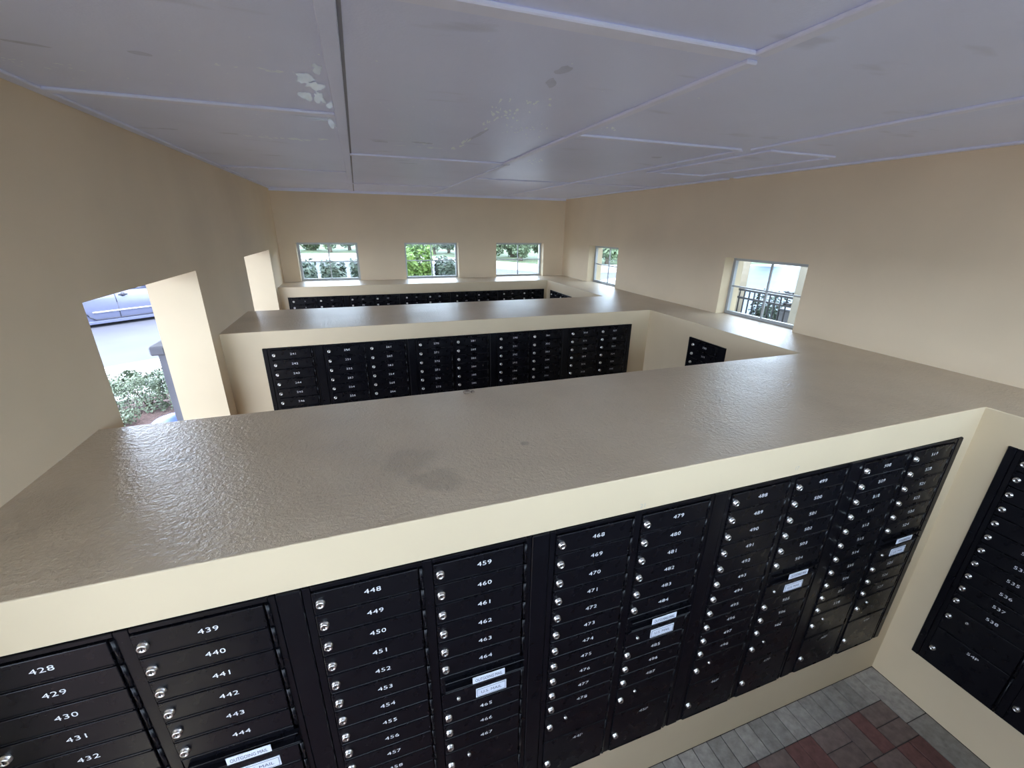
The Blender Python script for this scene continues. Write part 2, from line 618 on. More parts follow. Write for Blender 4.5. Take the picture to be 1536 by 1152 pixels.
fl = MB()
for cx, cy, lx, ly, an, n in ((1.030, 0.83, 0.030, 0.060, 0.1, 3), (1.055, 0.90, 0.022, 0.050, 0.3, 3), (1.015, 1.08, 0.026, 0.080, 0.05, 3),
                              (1.060, 1.05, 0.016, 0.10, 0.05, 3), (1.085, 1.18, 0.014, 0.06, 0.1, 2), (1.085, 0.70, 0.014, 0.04, 0.1, 3),
                              (1.085, 1.55, 0.014, 0.12, 0.05, 3), (1.03, 1.47, 0.06, 0.010, 0.0, 3), (0.95, 1.425, 0.07, 0.006, 0.02, 1)):
    for q in range(n):
        jag(fl, cx + random.uniform(-.012, .012), cy + random.uniform(-.04, .04), lx, ly, an + random.uniform(-.2, .2), M['flake'], 0.001 + 0.0004 * q,
            random.uniform(-0.02, 0.02) * lx, 17, 0.55, random.uniform(0, 0.012))
for cx, cy, sx, sy, n, lx, ly, an in ((0.93, 0.775, 0.03, 0.012, 9, 0.018, 0.006, 0.3), (0.80, 2.10, 0.14, 0.03, 22, 0.035, 0.012, 0.9),
                                      (1.0, 2.03, 0.04, 0.02, 8, 0.03, 0.012, 0.7), (1.86, 1.03, 0.06, 0.10, 16, 0.035, 0.010, 1.2),
                                      (1.92, 0.80, 0.06, 0.06, 9, 0.03, 0.008, 1.2), (1.83, 1.9, 0.03, 0.16, 8, 0.07, 0.012, 1.45),
                                      (1.82, 1.25, 0.02, 0.10, 6, 0.05, 0.010, 1.4), (1.76, 0.9, 0.03, 0.12, 9, 0.03, 0.006, 1.3),
                                      (2.05, 1.35, 0.12, 0.22, 26, 0.022, 0.006, 1.2), (2.50, 2.35, 0.08, 0.12, 12, 0.03, 0.008, 0.9),
                                      (2.44, 1.1, 0.05, 0.05, 5, 0.03, 0.008, 1.2), (1.58, 1.92, 0.10, 0.06, 14, 0.014, 0.006, 0.3),
                                      (1.62, 2.05, 0.14, 0.015, 8, 0.05, 0.008, 0.0), (0.30, 1.0, 0.2, 0.06, 12, 0.010, 0.005, 0.5),
                                      (0.77, 0.78, 0.03, 0.01, 3, 0.015, 0.007, 0.0), (1.5, 1.3, 0.3, 0.4, 22, 0.007, 0.004, 0.4),
                                      (0.75, 1.7, 0.25, 0.3, 16, 0.007, 0.004, 0.4), (1.7, 2.65, 0.3, 0.1, 10, 0.03, 0.006, 0.0),
                                      (1.0, 1.2, 1.1, 1.3, 110, 0.006, 0.004, 0.4), (2.9, 1.2, 0.8, 1.0, 40, 0.006, 0.004, 0.4),
                                      (0.13, 0.98, 0.06, 0.05, 10, 0.008, 0.005, 0.5)):
    for q in range(n):
        jag(fl, random.gauss(cx, sx * 0.6), random.gauss(cy, sy * 0.6), lx * random.uniform(.4, 1.2), ly * random.uniform(.5, 1.2),
            an + random.uniform(-.2, .2), M['sliver'], 0.0015, random.uniform(-0.03, 0.03) * lx, 9, 0.6, random.uniform(0.0, 0.06))
for cx, cy, lx, ly, an in ((0.288, 0.79, .06, .02, .2), (0.572, 0.76, .04, .025, .3), (1.843, 0.415, .03, .05, 0.2), (1.86, 0.55, .025, .06, -.3),
                           (0.207, 2.065, .06, .02, 0), (0.511, 2.07, .07, .02, 0), (1.338, 1.974, .06, .03, 0), (1.849, 1.55, .02, .2, .08),
                           (3.25, 1.8, .05, .04, 0), (0.6, 2.9, .09, .02, 0), (1.6, 2.9, .12, .02, 0),
                           (1.585, 1.913, .085, .03, 0)):
    jag(fl, cx, cy, lx, ly, an, M['stain'], 0.0007, 0, 12, 0.4)
ceil_o = bpy.data.objects['ceiling']
fo = fl.obj('peeling_paint', ceil_o)
fo['kind'] = 'stuff'
fo['label'] = 'bare white patches and curled slivers of torn paint'

# pavers: grey border around a basket weave of dark red bricks, one mesh for the floor
fm = MB()
fm.box(-WT, W, YF, YB, -0.12, -0.006, M['joint'])
cols = []


def paver(x0, x1, y0, y1, col):
    g = 0.0022
    dz = random.uniform(-0.0015, 0.001)
    n0 = len(fm.bm.faces)
    fm.box(x0 + g, x1 - g, y0 + g, y1 - g, -0.03, dz, M['brick'], 0.0025)
    fm.bm.faces.ensure_lookup_table()
    k = scl(col, random.uniform(0.82, 1.18))
    lay = fm.bm.loops.layers.float_color.get('paver_colour') or fm.bm.loops.layers.float_color.new('paver_colour')
    for f in fm.bm.faces[n0:]:
        for lp in f.loops:
            lp[lay] = (*k, 1)


fm.bm.loops.layers.float_color.new('paver_colour')
GREY, RED = (0.34, 0.325, 0.30), (0.17, 0.08, 0.072)
for ya, yb in ((-1.81, Y1), (Y1B, Y2), (Y2B, Y3)):
    x = -0.0
    while x < XR - 0.24:
        paver(x, x + 0.102, yb - 0.168, yb, GREY)
        paver(x, x + 0.102, ya, ya + 0.168, GREY)
        x += 0.102
    xe = x
    y = yb
    while y > ya + 0.01:
        y2 = max(y - 0.31, ya)
        paver(xe, XR, y2, y, GREY)
        y = y2
    q = 0.206
    j = 0
    y = yb - 0.168
    while y > ya + 0.17:
        i = 0
        x = xe
        while x > 0.01:
            x2 = max(x - q, 0)
            y2 = max(y - q, ya + 0.168)
            c = lambda: RED if random.random() < 0.72 else (0.20, 0.15, 0.135)
            if (i + j) % 2:
                xm = (x + x2) / 2
                paver(x2, xm, y2, y, c()); paver(xm, x, y2, y, c())
            else:
                ym = (y + y2) / 2
                paver(x2, x, y2, ym, c()); paver(x2, x, ym, y, c())
            i += 1
            x = x2
        j += 1
        y = y2
structure(fm.obj('floor'))


# ------------------------------------------------------------------ windows (frame, two muntins, pane)
def window(n, axis, at, a0, a1, z0, z1, sgn):
    """axis 'x': wall runs along x at y = at; axis 'y': along y at x = at; sgn points outdoors."""
    f0, f1 = (at + sgn * 0.115, at + sgn * 0.155) if sgn > 0 else (at + sgn * 0.155, at + sgn * 0.115)
    c0, c1 = f0 + 0.012, f1 - 0.012

    def bx(mb, p0, p1, d0, d1, q0, q1, mat, bev=0.002):
        if axis == 'x':
            mb.box(p0, p1, d0, d1, q0, q1, mat, bev)
        else:
            mb.box(d0, d1, p0, p1, q0, q1, mat, bev)
    fr = MB()
    w = 0.032
    bx(fr, a0, a0 + w, f0, f1, z0, z1, M['alu'])
    bx(fr, a1 - w, a1, f0, f1, z0, z1, M['alu'])
    bx(fr, a0 + w, a1 - w, f0, f1, z0, z0 + w, M['alu'])
    bx(fr, a0 + w, a1 - w, f0, f1, z1 - w, z1, M['alu'])
    o = structure(fr.obj('window_%d' % n))
    am, zm = (a0 + a1) / 2, (z0 + z1) / 2
    mu = MB()
    bx(mu, am - 0.008, am + 0.008, c0, c1, z0 + w, z1 - w, M['alu'], 0)
    mu.obj('muntin', o)
    mu = MB()
    bx(mu, a0 + w, a1 - w, c0 + 0.001, c1 - 0.001, zm - 0.008, zm + 0.008, M['alu'], 0)
    mu.obj('muntin', o)
    pn = MB()
    cm = (c0 + c1) / 2
    bx(pn, a0 + w, a1 - w, cm - 0.002, cm + 0.002, z0 + w, z1 - w, M['glass'], 0)
    pn.obj('pane', o)
    out = at + sgn * 0.25
    if axis == 'x':
        portal('sky_portal', (am, out, zm), (PI / 2 if sgn > 0 else -PI / 2, 0, 0) if sgn < 0 else (-PI / 2, 0, 0), a1 - a0, z1 - z0)
    else:
        portal('sky_portal', (out, am, zm), (0, PI / 2, 0), z1 - z0, a1 - a0)


n = 1
for a0, a1 in win_back:
    window(n, 'x', YB, a0, a1, T, win_top, 1)
    n += 1
for a0, a1 in win_right[::-1]:
    window(n, 'y', W, a0, a1, T, win_top, 1)
    n += 1
for a0, a1 in win_front_added:
    window(n, 'x', YF, a0, a1, T, win_front_added_top, -1)
    n += 1
for a0, a1 in doors_y:
    portal('sky_portal', (-WT + 0.03, (a0 + a1) / 2, OPEN_TOP / 2), (0, -PI / 2, 0), OPEN_TOP, a1 - a0)


# ------------------------------------------------------------------ lettering
def text_mesh(body, size):
    cu = bpy.data.curves.new('t', 'FONT')
    cu.body = body
    cu.size = size
    cu.resolution_u = 3
    ob = bpy.data.objects.new('t', cu)
    me = bpy.data.meshes.new_from_object(ob)
    vs_ = [v.co.copy() for v in me.vertices]
    fs = [list(p.vertices) for p in me.polygons]
    bpy.data.objects.remove(ob)
    bpy.data.curves.remove(cu)
    bpy.data.meshes.remove(me)
    return vs_, fs


GLY = {}
for ch in '0123456789P':
    v, f = text_mesh(ch, 1.0)
    x0 = min(p.x for p in v)
    x1 = max(p.x for p in v)
    hh = max(p.y for p in v) - min(p.y for p in v)
    GLY[ch] = ([Vector((p.x - x0, p.y - min(q.y for q in v), 0)) for p in v], f, x1 - x0, hh)
NUMS = {}


def number_mesh(s, cap=0.0172, adv=0.0178):
    """white numerals standing upright in the x-z plane, centred on the origin, facing -y"""
    if s in NUMS:
        return NUMS[s]
    me_v, me_f = [], []
    tot = adv * (len(s) - 1)
    for k, ch in enumerate(s):
        v, f, w, hh = GLY[ch]
        gw = w / hh * cap * 1.32
        b0 = len(me_v)
        cx = -tot / 2 + k * adv
        for p in v:
            me_v.append((cx - gw / 2 + p.x / w * gw, 0, -cap / 2 + p.y / hh * cap))
        me_f += [[i + b0 for i in q] for q in f]
    me = bpy.data.meshes.new('number')
    me.from_pydata(me_v, [], me_f)
    me.materials.append(M['white_num'])
    NUMS[s] = me
    return me


def label_plate(text, w, h, tw, th, border):
    """pale plate with dark lettering, in the x-z plane facing -y, centred on the origin"""
    mb = MB()
    mb.box(-w / 2, w / 2, -0.0015, 0.0015, -h / 2, h / 2, M['plate'], 0.0005)
    i = mb.mi(M['ink'])
    if border:
        t = 0.0012
        for x0, x1, z0, z1 in ((-w / 2 + .004, w / 2 - .004, h / 2 - .005, h / 2 - .005 + t), (-w / 2 + .004, w / 2 - .004, -h / 2 + .005 - t, -h / 2 + .005),
                               (-w / 2 + .004, -w / 2 + .004 + t, -h / 2 + .005, h / 2 - .005), (w / 2 - .004 - t, w / 2 - .004, -h / 2 + .005, h / 2 - .005)):
            mb.box(x0, x1, -0.0021, -0.0014, z0, z1, M['ink'])
    v, f = text_mesh(text, 1.0)
    x0, x1 = min(p.x for p in v), max(p.x for p in v)
    y0, y1 = min(p.y for p in v), max(p.y for p in v)
    bv = [mb.bm.verts.new(((p.x - (x0 + x1) / 2) / (x1 - x0) * tw, -0.0022, (p.y - (y0 + y1) / 2) / (y1 - y0) * th)) for p in v]
    for q in f:
        try:
            mb.bm.faces.new([bv[k] for k in q]).material_index = i
        except ValueError:
            pass
    return mb.mesh('label_plate')


ME_OUT = label_plate('OUTGOING MAIL', 0.126, 0.031, 0.106, 0.0155, False)
ME_US = label_plate('U.S. MAIL', 0.122, 0.046, 0.082, 0.0145, True)

# ------------------------------------------------------------------ mailbox units
P = 0.0884            # height of one tenant door
Z0 = 1.747            # top of the uppermost door


def door_mesh(w, z_h, name):
    """door leaf with a rolled lower lip and the hinge barrel along its right edge"""
    mb = MB()
    mb.box(0, w, -0.012, 0.008, 0.0035, z_h - 0.0025, M['black'], 0.0022, 2)
    mb.box(0.004, w - 0.004, -0.0145, -0.0115, 0.0035, 0.0085, M['black'], 0.0012)
    mb.tube((w + 0.010, -0.006, 0.004), (w + 0.010, -0.006, z_h - 0.004), 0.0065, M['black'], 10)
    return mb.mesh(name)


def lock_mesh(r=0.0125, d=0.012):
    mb = MB()
    mb.lathe([(r * 1.12, 0), (r * 1.12, 0.003), (r, 0.0035), (r, d - 0.002), (r * 0.86, d), (r * 0.62, d), (r * 0.58, d - 0.0012), (r * 0.0001 + 0.0004, d - 0.0012)],
             M['lock'], axis='-y', n=18, cap0=False)
    mb.box(-0.0011, 0.0011, -d - 0.0002, -d + 0.0012, -r * 0.45, r * 0.45, M['slot'])
    return mb.mesh('lock')


DW = 0.312
ME_DOOR = door_mesh(DW, P, 'door')
ME_PARCEL_A = door_mesh(DW, 2 * P, 'parcel_door')
ME_PARCEL_B = door_mesh(DW, 3 * P - 0.002, 'parcel_door')
ME_LOCK = lock_mesh()
ME_PIN = lock_mesh(0.0065, 0.007)


def outgoing_mesh():
    """fixed panel with a hooded slot across it"""
    mb = MB()
    mb.box(0, DW, -0.008, 0.008, 0.003, P - 0.003, M['black'], 0.002)
    mb.box(0.015, DW + 0.012, -0.024, -0.006, 0.064, 0.068, M['black'], 0.0012)      # hood above
    mb.box(0.015, DW + 0.012, -0.026, -0.006, 0.026, 0.029, M['black'], 0.001)       # lip below
    mb.box(0.015, DW + 0.012, -0.020, -0.006, 0.010, 0.0125, M['black'], 0.001)
    return mb.mesh('outgoing_slot')


ME_OUTSLOT = outgoing_mesh()
CAB = {}


def cabinet(ks, xl, xr):
    """black carcass: stiles and rails around the doors, body behind"""
    key = (tuple(ks), round(xl, 4), round(xr, 4))
    if key in CAB:
        return CAB[key]
    mb = MB()
    B = M['black_frame']
    mb.box(xl, xr, 0.010, 0.40, PB + 0.004, PT - 0.004, B)
    edges = []
    for k in ks:
        edges.append((k - 0.022, k + 0.304))
    st = [(xl, edges[0][0])] + [(a[1], b[0]) for a, b in zip(edges, edges[1:])] + [(edges[-1][1], xr)]
    for a, b in st:
        mb.box(a + 0.0008, b - 0.0008, -0.006, 0.011, PB + 0.004, PT - 0.003, B, 0.0015)
    for a, b in edges:
        mb.box(a, b, -0.006, 0.011, Z0 + 0.0015, PT - 0.003, B, 0.0015)
        mb.box(a, b, -0.006, 0.011, PB + 0.004, Z0 - 16 * P - 0.0005, B, 0.0015)
    CAB[key] = mb.mesh('cabinet')
    return CAB[key]


def strip_mesh(w):
    key = ('s', round(w, 4))
    if key not in CAB:
        CAB[key] = MB().box(0, w, -0.009, 0.010, PB + 0.003, PT - 0.002, M['black_frame'], 0.003).mesh('filler_strip')
    return CAB[key]


def mailbox_unit(label, group, loc, rotz, dz, columns, fill_left=0.0, fill_right=0.0, rows=16, parcel=('1P', '2P')):
    """columns: list of (x of the locks, 'tenant' or 'outgoing', first number)"""
    u = thing('mailbox_unit', label, 'mailbox', (loc[0], loc[1], dz), rotz, group)
    ks = [c[0] for c in columns]
    xl, xr = ks[0] - 0.046, ks[-1] + 0.324
    link('cabinet', cabinet(ks, xl, xr), u)
    if fill_left > 0:
        link('filler_strip', strip_mesh(fill_left - 0.001), u, (xl - fill_left, 0, 0))
    if fill_right > 0:
        link('filler_strip', strip_mesh(fill_right - 0.002), u, (xr + 0.001, 0, 0))
    for k, kind, first in columns:
        x = k - 0.021
        num = first

        def tenant(row):
            nonlocal num
            z = Z0 - (row + 1) * P
            d = link('door', ME_DOOR, u, (x, 0, z))
            link('lock', ME_LOCK, d, (k - x, -0.012, P / 2))
            link('number', number_mesh(str(num)), d, (k + 0.150 - x, -0.0127, P / 2 + 0.003))
            num += 1
        if kind == 'tenant':
            for row in range(11):
                tenant(row)
        else:
            for row in range(6):
                tenant(row)
            z = Z0 - 7 * P
            s = link('outgoing_slot', ME_OUTSLOT, u, (x, 0, z))
            lp = link('label_plate', ME_OUT, s, (k + 0.158 - x, -0.0275, 0.046))
            lp['label'] = 'white plate reading OUTGOING MAIL'
            z = Z0 - 8 * P
            d = link('carrier_door', ME_DOOR, u, (x, 0, z))
            lp = link('label_plate', ME_US, d, (k + 0.171 - x, -0.014, P / 2 - 0.003))
            lp['label'] = 'pale bordered plate reading U.S. MAIL'
            link('lock', ME_PIN, d, (k + 0.042 - x, -0.012, P / 2))
            for row in range(8, 11):
                tenant(row)
        z = Z0 - 13 * P
        d = link('parcel_door', ME_PARCEL_A, u, (x, 0, z))
        link('lock', ME_LOCK, d, (k - x, -0.012, P * 1.18))
        link('pin_lock', ME_PIN, d, (k + 0.075 - x, -0.012, P * 1.46))
        z = Z0 - 16 * P + 0.001
        d = link('parcel_door', ME_PARCEL_B, u, (x, 0, z))
        link('lock', ME_LOCK, d, (k - x, -0.012, P * 1.28))
        pn = parcel[0] if kind == 'tenant' else parcel[1]
        link('number', number_mesh(pn), d, (k + 0.150 - x, -0.0127, P * 2.55))
    return u


# near wall: five double units, 428 to 527
first = 428
for i in range(5):
    lab = 'black double mailbox unit holding boxes %d to %d in the near low wall' % (first, first + 19)
    mailbox_unit(lab, 'mailbox units of the near wall', (0.131 + 0.7985 * i, Y1, 0), 0, 0,
                 [(0, 'tenant', first), (0.3605, 'outgoing', first + 11)], 0, 0.068 if i < 4 else 0.046,
                 parcel=('%dP' % (40 + 2 * i), '%dP' % (41 + 2 * i)))
    first += 20
# right-hand low wall beside the near bay
mailbox_unit('black mailbox unit numbered from 528 on the right low wall above the pavers', 'mailbox units of the right wall',
             (XR, -0.217, 0), -PI / 2, 0, [(0, 'tenant', 528), (0.362, 'outgoing', 539)], 0.034, 0.047, parcel=('54P', '55P'))
# middle wall: a single unit, then four doubles, 241 to 329
mailbox_unit('black single mailbox unit holding boxes 241 to 249, left end of the middle wall', 'mailbox units of the middle wall',
             (0.367, Y2, 0), 0, 0.012, [(0, 'outgoing', 241)], 0.036, 0.066)
first = 250
for i in range(4):
    lab = 'black double mailbox unit holding boxes %d to %d in the middle low wall' % (first, first + 19)
    mailbox_unit(lab, 'mailbox units of the middle wall', (0.803 + 0.801 * i, Y2, 0), 0, 0.012,
                 [(0, 'tenant', first), (0.363, 'outgoing', first + 11)], 0, 0.068 if i < 3 else 0.042)
    first += 20
mailbox_unit('small black mailbox unit on the right low wall below the nearer side window', 'mailbox units of the right wall',
             (XR, 2.105, 0), -PI / 2, 0.012, [(0, 'tenant', 330)], 0.027, 0.068)
# far wall: five double units, 1 to 100
names = ['leftmost', 'second from left', 'middle', 'second from right', 'rightmost']
for i in range(5):
    mailbox_unit('%s black mailbox unit in the far wall under the back windows' % names[i], 'mailbox units of the far wall',
                 (0.177 + 0.7995 * i, Y3, 0), 0, 0.012, [(0, 'tenant', 1 + 20 * i), (0.364, 'outgoing', 12 + 20 * i)],
                 0.022 if i == 0 else 0, 0.065 if i < 4 else 0.042)
mailbox_unit('black mailbox unit on the right low wall in the far bay beside the far wall', 'mailbox units of the right wall',
             (XR, 5.495, 0), -PI / 2, 0.012, [(0, 'tenant', 101), (0.362, 'outgoing', 112)], 0.032, 0.034)


# pencilled marks on the cream band
def pencil(text, x, z, sz):
    v, f = text_mesh(text, sz)
    me = bpy.data.meshes.new('pencil_mark')
    me.from_pydata([(x + p.x, Y1 - 0.0006, z + p.y) for p in v], [], f)
    me.materials.append(M['pencil'])
    o = link('pencil_mark', me, bpy.data.objects['wall_partition'])
    o['label'] = 'faint pencilled number'


pencil('21', 2.055, 1.775, 0.028)
pencil('17', 2.845, 1.790, 0.026)

# small dark lump of debris on the ledge
mb = MB()
mb.lathe([(0.014, 0), (0.020, 0.006), (0.017, 0.014), (0.008, 0.019), (0.001, 0.020)], M['bark'], n=9)
mb.lathe([(0.010, 0), (0.012, 0.004), (0.006, 0.009), (0.001, 0.010)], M['bark'], origin=(0.034, 0.004, 0), n=8)
tag(mb.obj('debris', None, (1.62, 0.985, T)), 'tiny dark crumb of debris on the back edge of the near ledge', 'debris')

# ------------------------------------------------------------------ outdoors
GZ = -0.12
structure(MB().box(-70, 80, -60, 110, GZ - 0.2, GZ, M['asphalt']).obj('ground'), 'grey asphalt drive around the building')
kd = Vector((0.85, 0.527, 0)).normalized()          # direction of the kerb
kn = Vector((-kd.y, kd.x, 0))                        # away from the building
k0 = Vector((-3.4, 9.05, 0))


def kpt(s, t):
    p = k0 + kd * s + kn * t
    return (p.x, p.y)


structure(MB().poly([kpt(-14, -0.03), kpt(45, -0.03), kpt(45, 0.55), kpt(-14, 0.55)], GZ - 0.05, GZ + 0.10, M['concrete']).obj('kerb'))
structure(MB().poly([kpt(-14, -1.9), kpt(30, -1.9), kpt(30, -0.15), kpt(-14, -0.15)], GZ - 0.05, GZ + 0.085, M['concrete']).obj('sidewalk'))
structure(MB().poly([(-6, 2.9), (-0.33, 2.9), (-0.33, 6.9), (12, 12), kpt(14, -1.95), kpt(-6, -1.95)][::1], GZ - 0.05, GZ + 0.05, M['mulch']).obj('garden_bed'))
structure(MB().box(-6, -WT, -4, 2.85, GZ - 0.05, GZ + 0.09, M['mulch']).obj('garden_bed'))
structure(MB().poly([(W + 0.26, -8), (30, -8), (40, 24), (31, 28.2), (18, 18), (W + 0.26, 9.5)], GZ - 0.05, GZ + 0.06, M['patio']).obj('patio'))
structure(MB().poly([(-10, 39), (2, 39), (8, 33), (13, 26.5), (30, 22), (60, 20), (60, 26), (30, 29), (15, 32), (9, 42), (1.5, 49), (-12, 49)],
                    GZ - 0.05, GZ + 0.06, M['concrete']).obj('far_sidewalk'))
structure(MB().poly([(-12, 49.2), (1.5, 49.2), (9, 42.2), (15, 32.2), (30, 29.2), (60, 26.2), (75, 60), (40, 100), (-40, 100)],
                    GZ - 0.05, GZ + 0.08, M['grass']).obj('far_lawn'))

# low pilaster with a cap on the outer face between the openings
mb = MB()
for ya, yb in ((2.69, 4.14), (-0.155, 1.195)):
    mb.box(-WT - 0.055, -WT, ya, yb, GZ, 1.82, M['grey_trim'])
    mb.box(-WT - 0.10, -WT, ya - 0.02, yb + 0.02, 1.82, 1.89, M['grey_trim'], 0.01)
structure(mb.obj('trim_exterior_wainscot'))


def leaves(mb, mat, n, c, r, size, shell=0.55, flat=0.0):
    for _ in range(n):
        d = Vector((random.gauss(0, 1), random.gauss(0, 1), random.gauss(0, 1))).normalized()
        k = shell + (1 - shell) * random.random()
        p = Vector((c[0] + d.x * r[0] * k, c[1] + d.y * r[1] * k, c[2] + d.z * r[2] * k))
        if p.z < 0.01:
            p.z = 0.01 + 0.05 * random.random()
        nrm = (d + Vector((random.uniform(-.7, .7), random.uniform(-.7, .7), random.uniform(-.2, .9)))).normalized()
        u = nrm.orthogonal().normalized()
        u = Matrix.Rotation(random.uniform(0, 2 * PI), 3, nrm) @ u
        w = nrm.cross(u)
        s = size * random.uniform(0.6, 1.3)
        mb.face([p - u * s, p + w * s * 0.5 + nrm * s * 0.1, p + u * s, p - w * s * 0.5 + nrm * s * 0.1], mat)


def shrub_meshes(mat, h, w, n, size, blobs=5):
    fo = MB()
    for _ in range(blobs):
        c = (random.uniform(-w * .3, w * .3), random.uniform(-w * .3, w * .3), h * random.uniform(.46, .70))
        leaves(fo, mat, n // blobs, c, (w * .38, w * .38, h * .42), size)
    st = MB()
    for _ in range(5):
        a = random.uniform(0, 2 * PI)
        st.tube((0.03 * math.cos(a), 0.03 * math.sin(a), 0), (w * .3 * math.cos(a), w * .3 * math.sin(a), h * .75), 0.014, M['bark'], 6, 0.004)
    return fo.mesh('foliage'), st.mesh('stem')


def hedge_meshes(mat, hw, hd, h, n, size):
    """a clipped-sided shrub: leaves on and inside a rounded block, so neighbours stand side by side"""
    fo = MB()
    for _ in range(n):
        x, y = random.uniform(-1, 1), random.uniform(-1, 1)
        top = h * (1 - 0.16 * abs(x) ** 3 - 0.20 * abs(y) ** 3) * (0.93 + 0.10 * math.sin(5.1 * x + 3.3 * y))
        z = top * (1 - random.random() ** 2.2) if random.random() < .75 else top * random.uniform(.9, 1.04)
        if random.random() < .6:
            k = 1 / max(abs(x), abs(y), 1e-3) * random.uniform(.88, 1.0)
            x, y = x * k, y * k
        nrm = Vector((x * .6 + random.uniform(-.6, .6), y * .6 + random.uniform(-.6, .6), random.uniform(0, 1.2))).normalized()
        u = Matrix.Rotation(random.uniform(0, 2 * PI), 3, nrm) @ nrm.orthogonal().normalized()
        w = nrm.cross(u)
        s = size * random.uniform(.6, 1.3)
        p = Vector((x * (hw - size), y * (hd - size), max(z, .03)))
        fo.face([p - u * s, p + w * s * .5 + nrm * s * .1, p + u * s, p - w * s * .5 + nrm * s * .1], mat)
    st = MB()
    for k in range(4):
        a = PI / 4 + k * PI / 2
        st.tube((0.02 * math.cos(a), 0.02 * math.sin(a), 0), (hw * .6 * math.cos(a), hd * .6 * math.sin(a), h * .8), 0.012, M['bark'], 6, 0.004)
    return fo.mesh('foliage'), st.mesh('stem')


def plant(name, meshes, loc, label, cat, group, s=1.0, rz=0.0):
    t = thing(name, label, cat, loc, rz, group)
    t.scale = (s, s, s)
    link('foliage', meshes[0], t)
    link('stem' if name != 'tree' else 'trunk', meshes[1], t)
    return t


BED = GZ + 0.05
HED = [hedge_meshes(M['leaf_hedge'], 0.31, 0.30, 0.60, 4200, 0.024) for _ in range(2)]
for i, (x, y, s, lab) in enumerate(((-2.97, 6.74, 0.90, 'pale green hedge shrub at the left, seen past the near jamb of the doorway'),
                                    (-2.33, 6.78, 1.0, 'middle hedge shrub growing between the mulch and the sidewalk'),
                                    (-1.64, 6.84, 1.16, 'tallest hedge shrub, beside the edge of the doorway reveal'))):
    plant('hedge_shrub', HED[i % 2], (x, y, BED), lab, 'shrub', 'hedge shrubs along the sidewalk', s, i * PI)
LOW = shrub_meshes(M['leaf_hedge'], 0.24, 0.45, 500, 0.025, 3)
plant('ground_cover_plant', LOW, (-2.42, 6.05, BED), 'low pale plant on the mulch in front of the hedge', 'plant', None, 1.0)

# blue bin with a domed lid beside the doorway
t = thing('trash_bin', 'blue domed trash bin outside the doorway, only its top showing', 'bin', (-0.72, 3.50, BED))
mb = MB()
mb.lathe([(0.22, 0), (0.235, 0.02), (0.265, 0.78), (0.27, 0.80)], plain('blue_bin_plastic', (0.06, 0.10, 0.42), 0.35), n=28)
mb.obj('body', t)
mb = MB()
mb.lathe([(0.28, 0.80), (0.285, 0.83), (0.275, 0.90), (0.24, 0.98), (0.17, 1.045), (0.08, 1.08), (0.001, 1.09)], plain('blue_lid_plastic', (0.10, 0.16, 0.55), 0.3), n=28)
lid = mb.obj('lid', t)
mb = MB()
for k in range(9):
    pass
mb.lathe([(0.002, 0.262), (0.05, 0.262), (0.075, 0.255), (0.082, 0.235)], M['slot'], axis='-y', n=20)
fl_ = mb.obj('flap', lid)
fl_.location = (0.02, 0.0, 0.95)
fl_.rotation_euler = (math.radians(-14), 0, math.radians(62))
fl_['label'] = 'dark opening flap'

# ---- car parked on the far side of the drive
PAINT = plain('silver_blue_car_paint', (0.115, 0.125, 0.19), 0.22, 0.3, var=0.02)
DARK = plain('dark_car_trim', (0.025, 0.025, 0.035), 0.5)
CGL = plain('car_window_glass', (0.02, 0.025, 0.03), 0.05)
TYRE = plain('tyre_rubber', (0.02, 0.02, 0.02), 0.8)
CHR = plain('chrome_trim', (0.85, 0.87, 0.92), 0.15, 0.8)
CA = math.atan2(0.65, 0.76)
car = thing('car', 'silver blue car parked across the drive, seen through the doorway', 'car', (-6.32, 15.36, GZ), CA)
car.scale = (1.06, 1.06, 1.06)


def loft(mb, secs, mat, close=True):
    i = mb.mi(mat)
    rings = [[mb.bm.verts.new(p) for p in s] for s in secs]
    for a, b in zip(rings, rings[1:]):
        for k in range(len(a) - 1):
            f = mb.bm.faces.new((a[k], a[k + 1], b[k + 1], b[k]))
            f.material_index = i
            f.smooth = True
    if close:
        for r in (rings[0], rings[-1]):
            mb.bm.faces.new(r).material_index = i


def car_sec(x, zb, zt, hw):
    """cross-section of the lower body at station x, as an open loop from the left sill over to the right"""
    pr = [(-0.93, 0.0), (-0.97, 0.12), (-1.0, 0.45), (-0.985, 0.72), (-0.95, 0.90), (-0.86, 1.0), (0.0, 1.03),
          (0.86, 1.0), (0.95, 0.90), (0.985, 0.72), (1.0, 0.45), (0.97, 0.12), (0.93, 0.0)]
    return [(x, hw * a, zb + (zt - zb) * b) for a, b in pr]


mb = MB()
st = [(-2.35, 0.32, 0.86, 0.74), (-2.25, 0.16, 0.95, 0.84), (-1.9, 0.12, 1.0, 0.89), (-1.2, 0.12, 1.0, 0.90), (0.0, 0.12, 0.97, 0.90),
      (0.9, 0.12, 0.96, 0.90), (1.5, 0.12, 0.90, 0.89), (2.1, 0.16, 0.80, 0.84), (2.35, 0.30, 0.68, 0.74)]
loft(mb, [car_sec(*s) for s in st], PAINT)
mb.obj('body', car)
mb = MB()


def cab_sec(x, z0, z1, w0, w1):
    return [(x, -w0, z0), (x, -w1, z1 - 0.05), (x, -w1 * 0.85, z1), (x, w1 * 0.85, z1), (x, w1, z1 - 0.05), (x, w0, z0)]


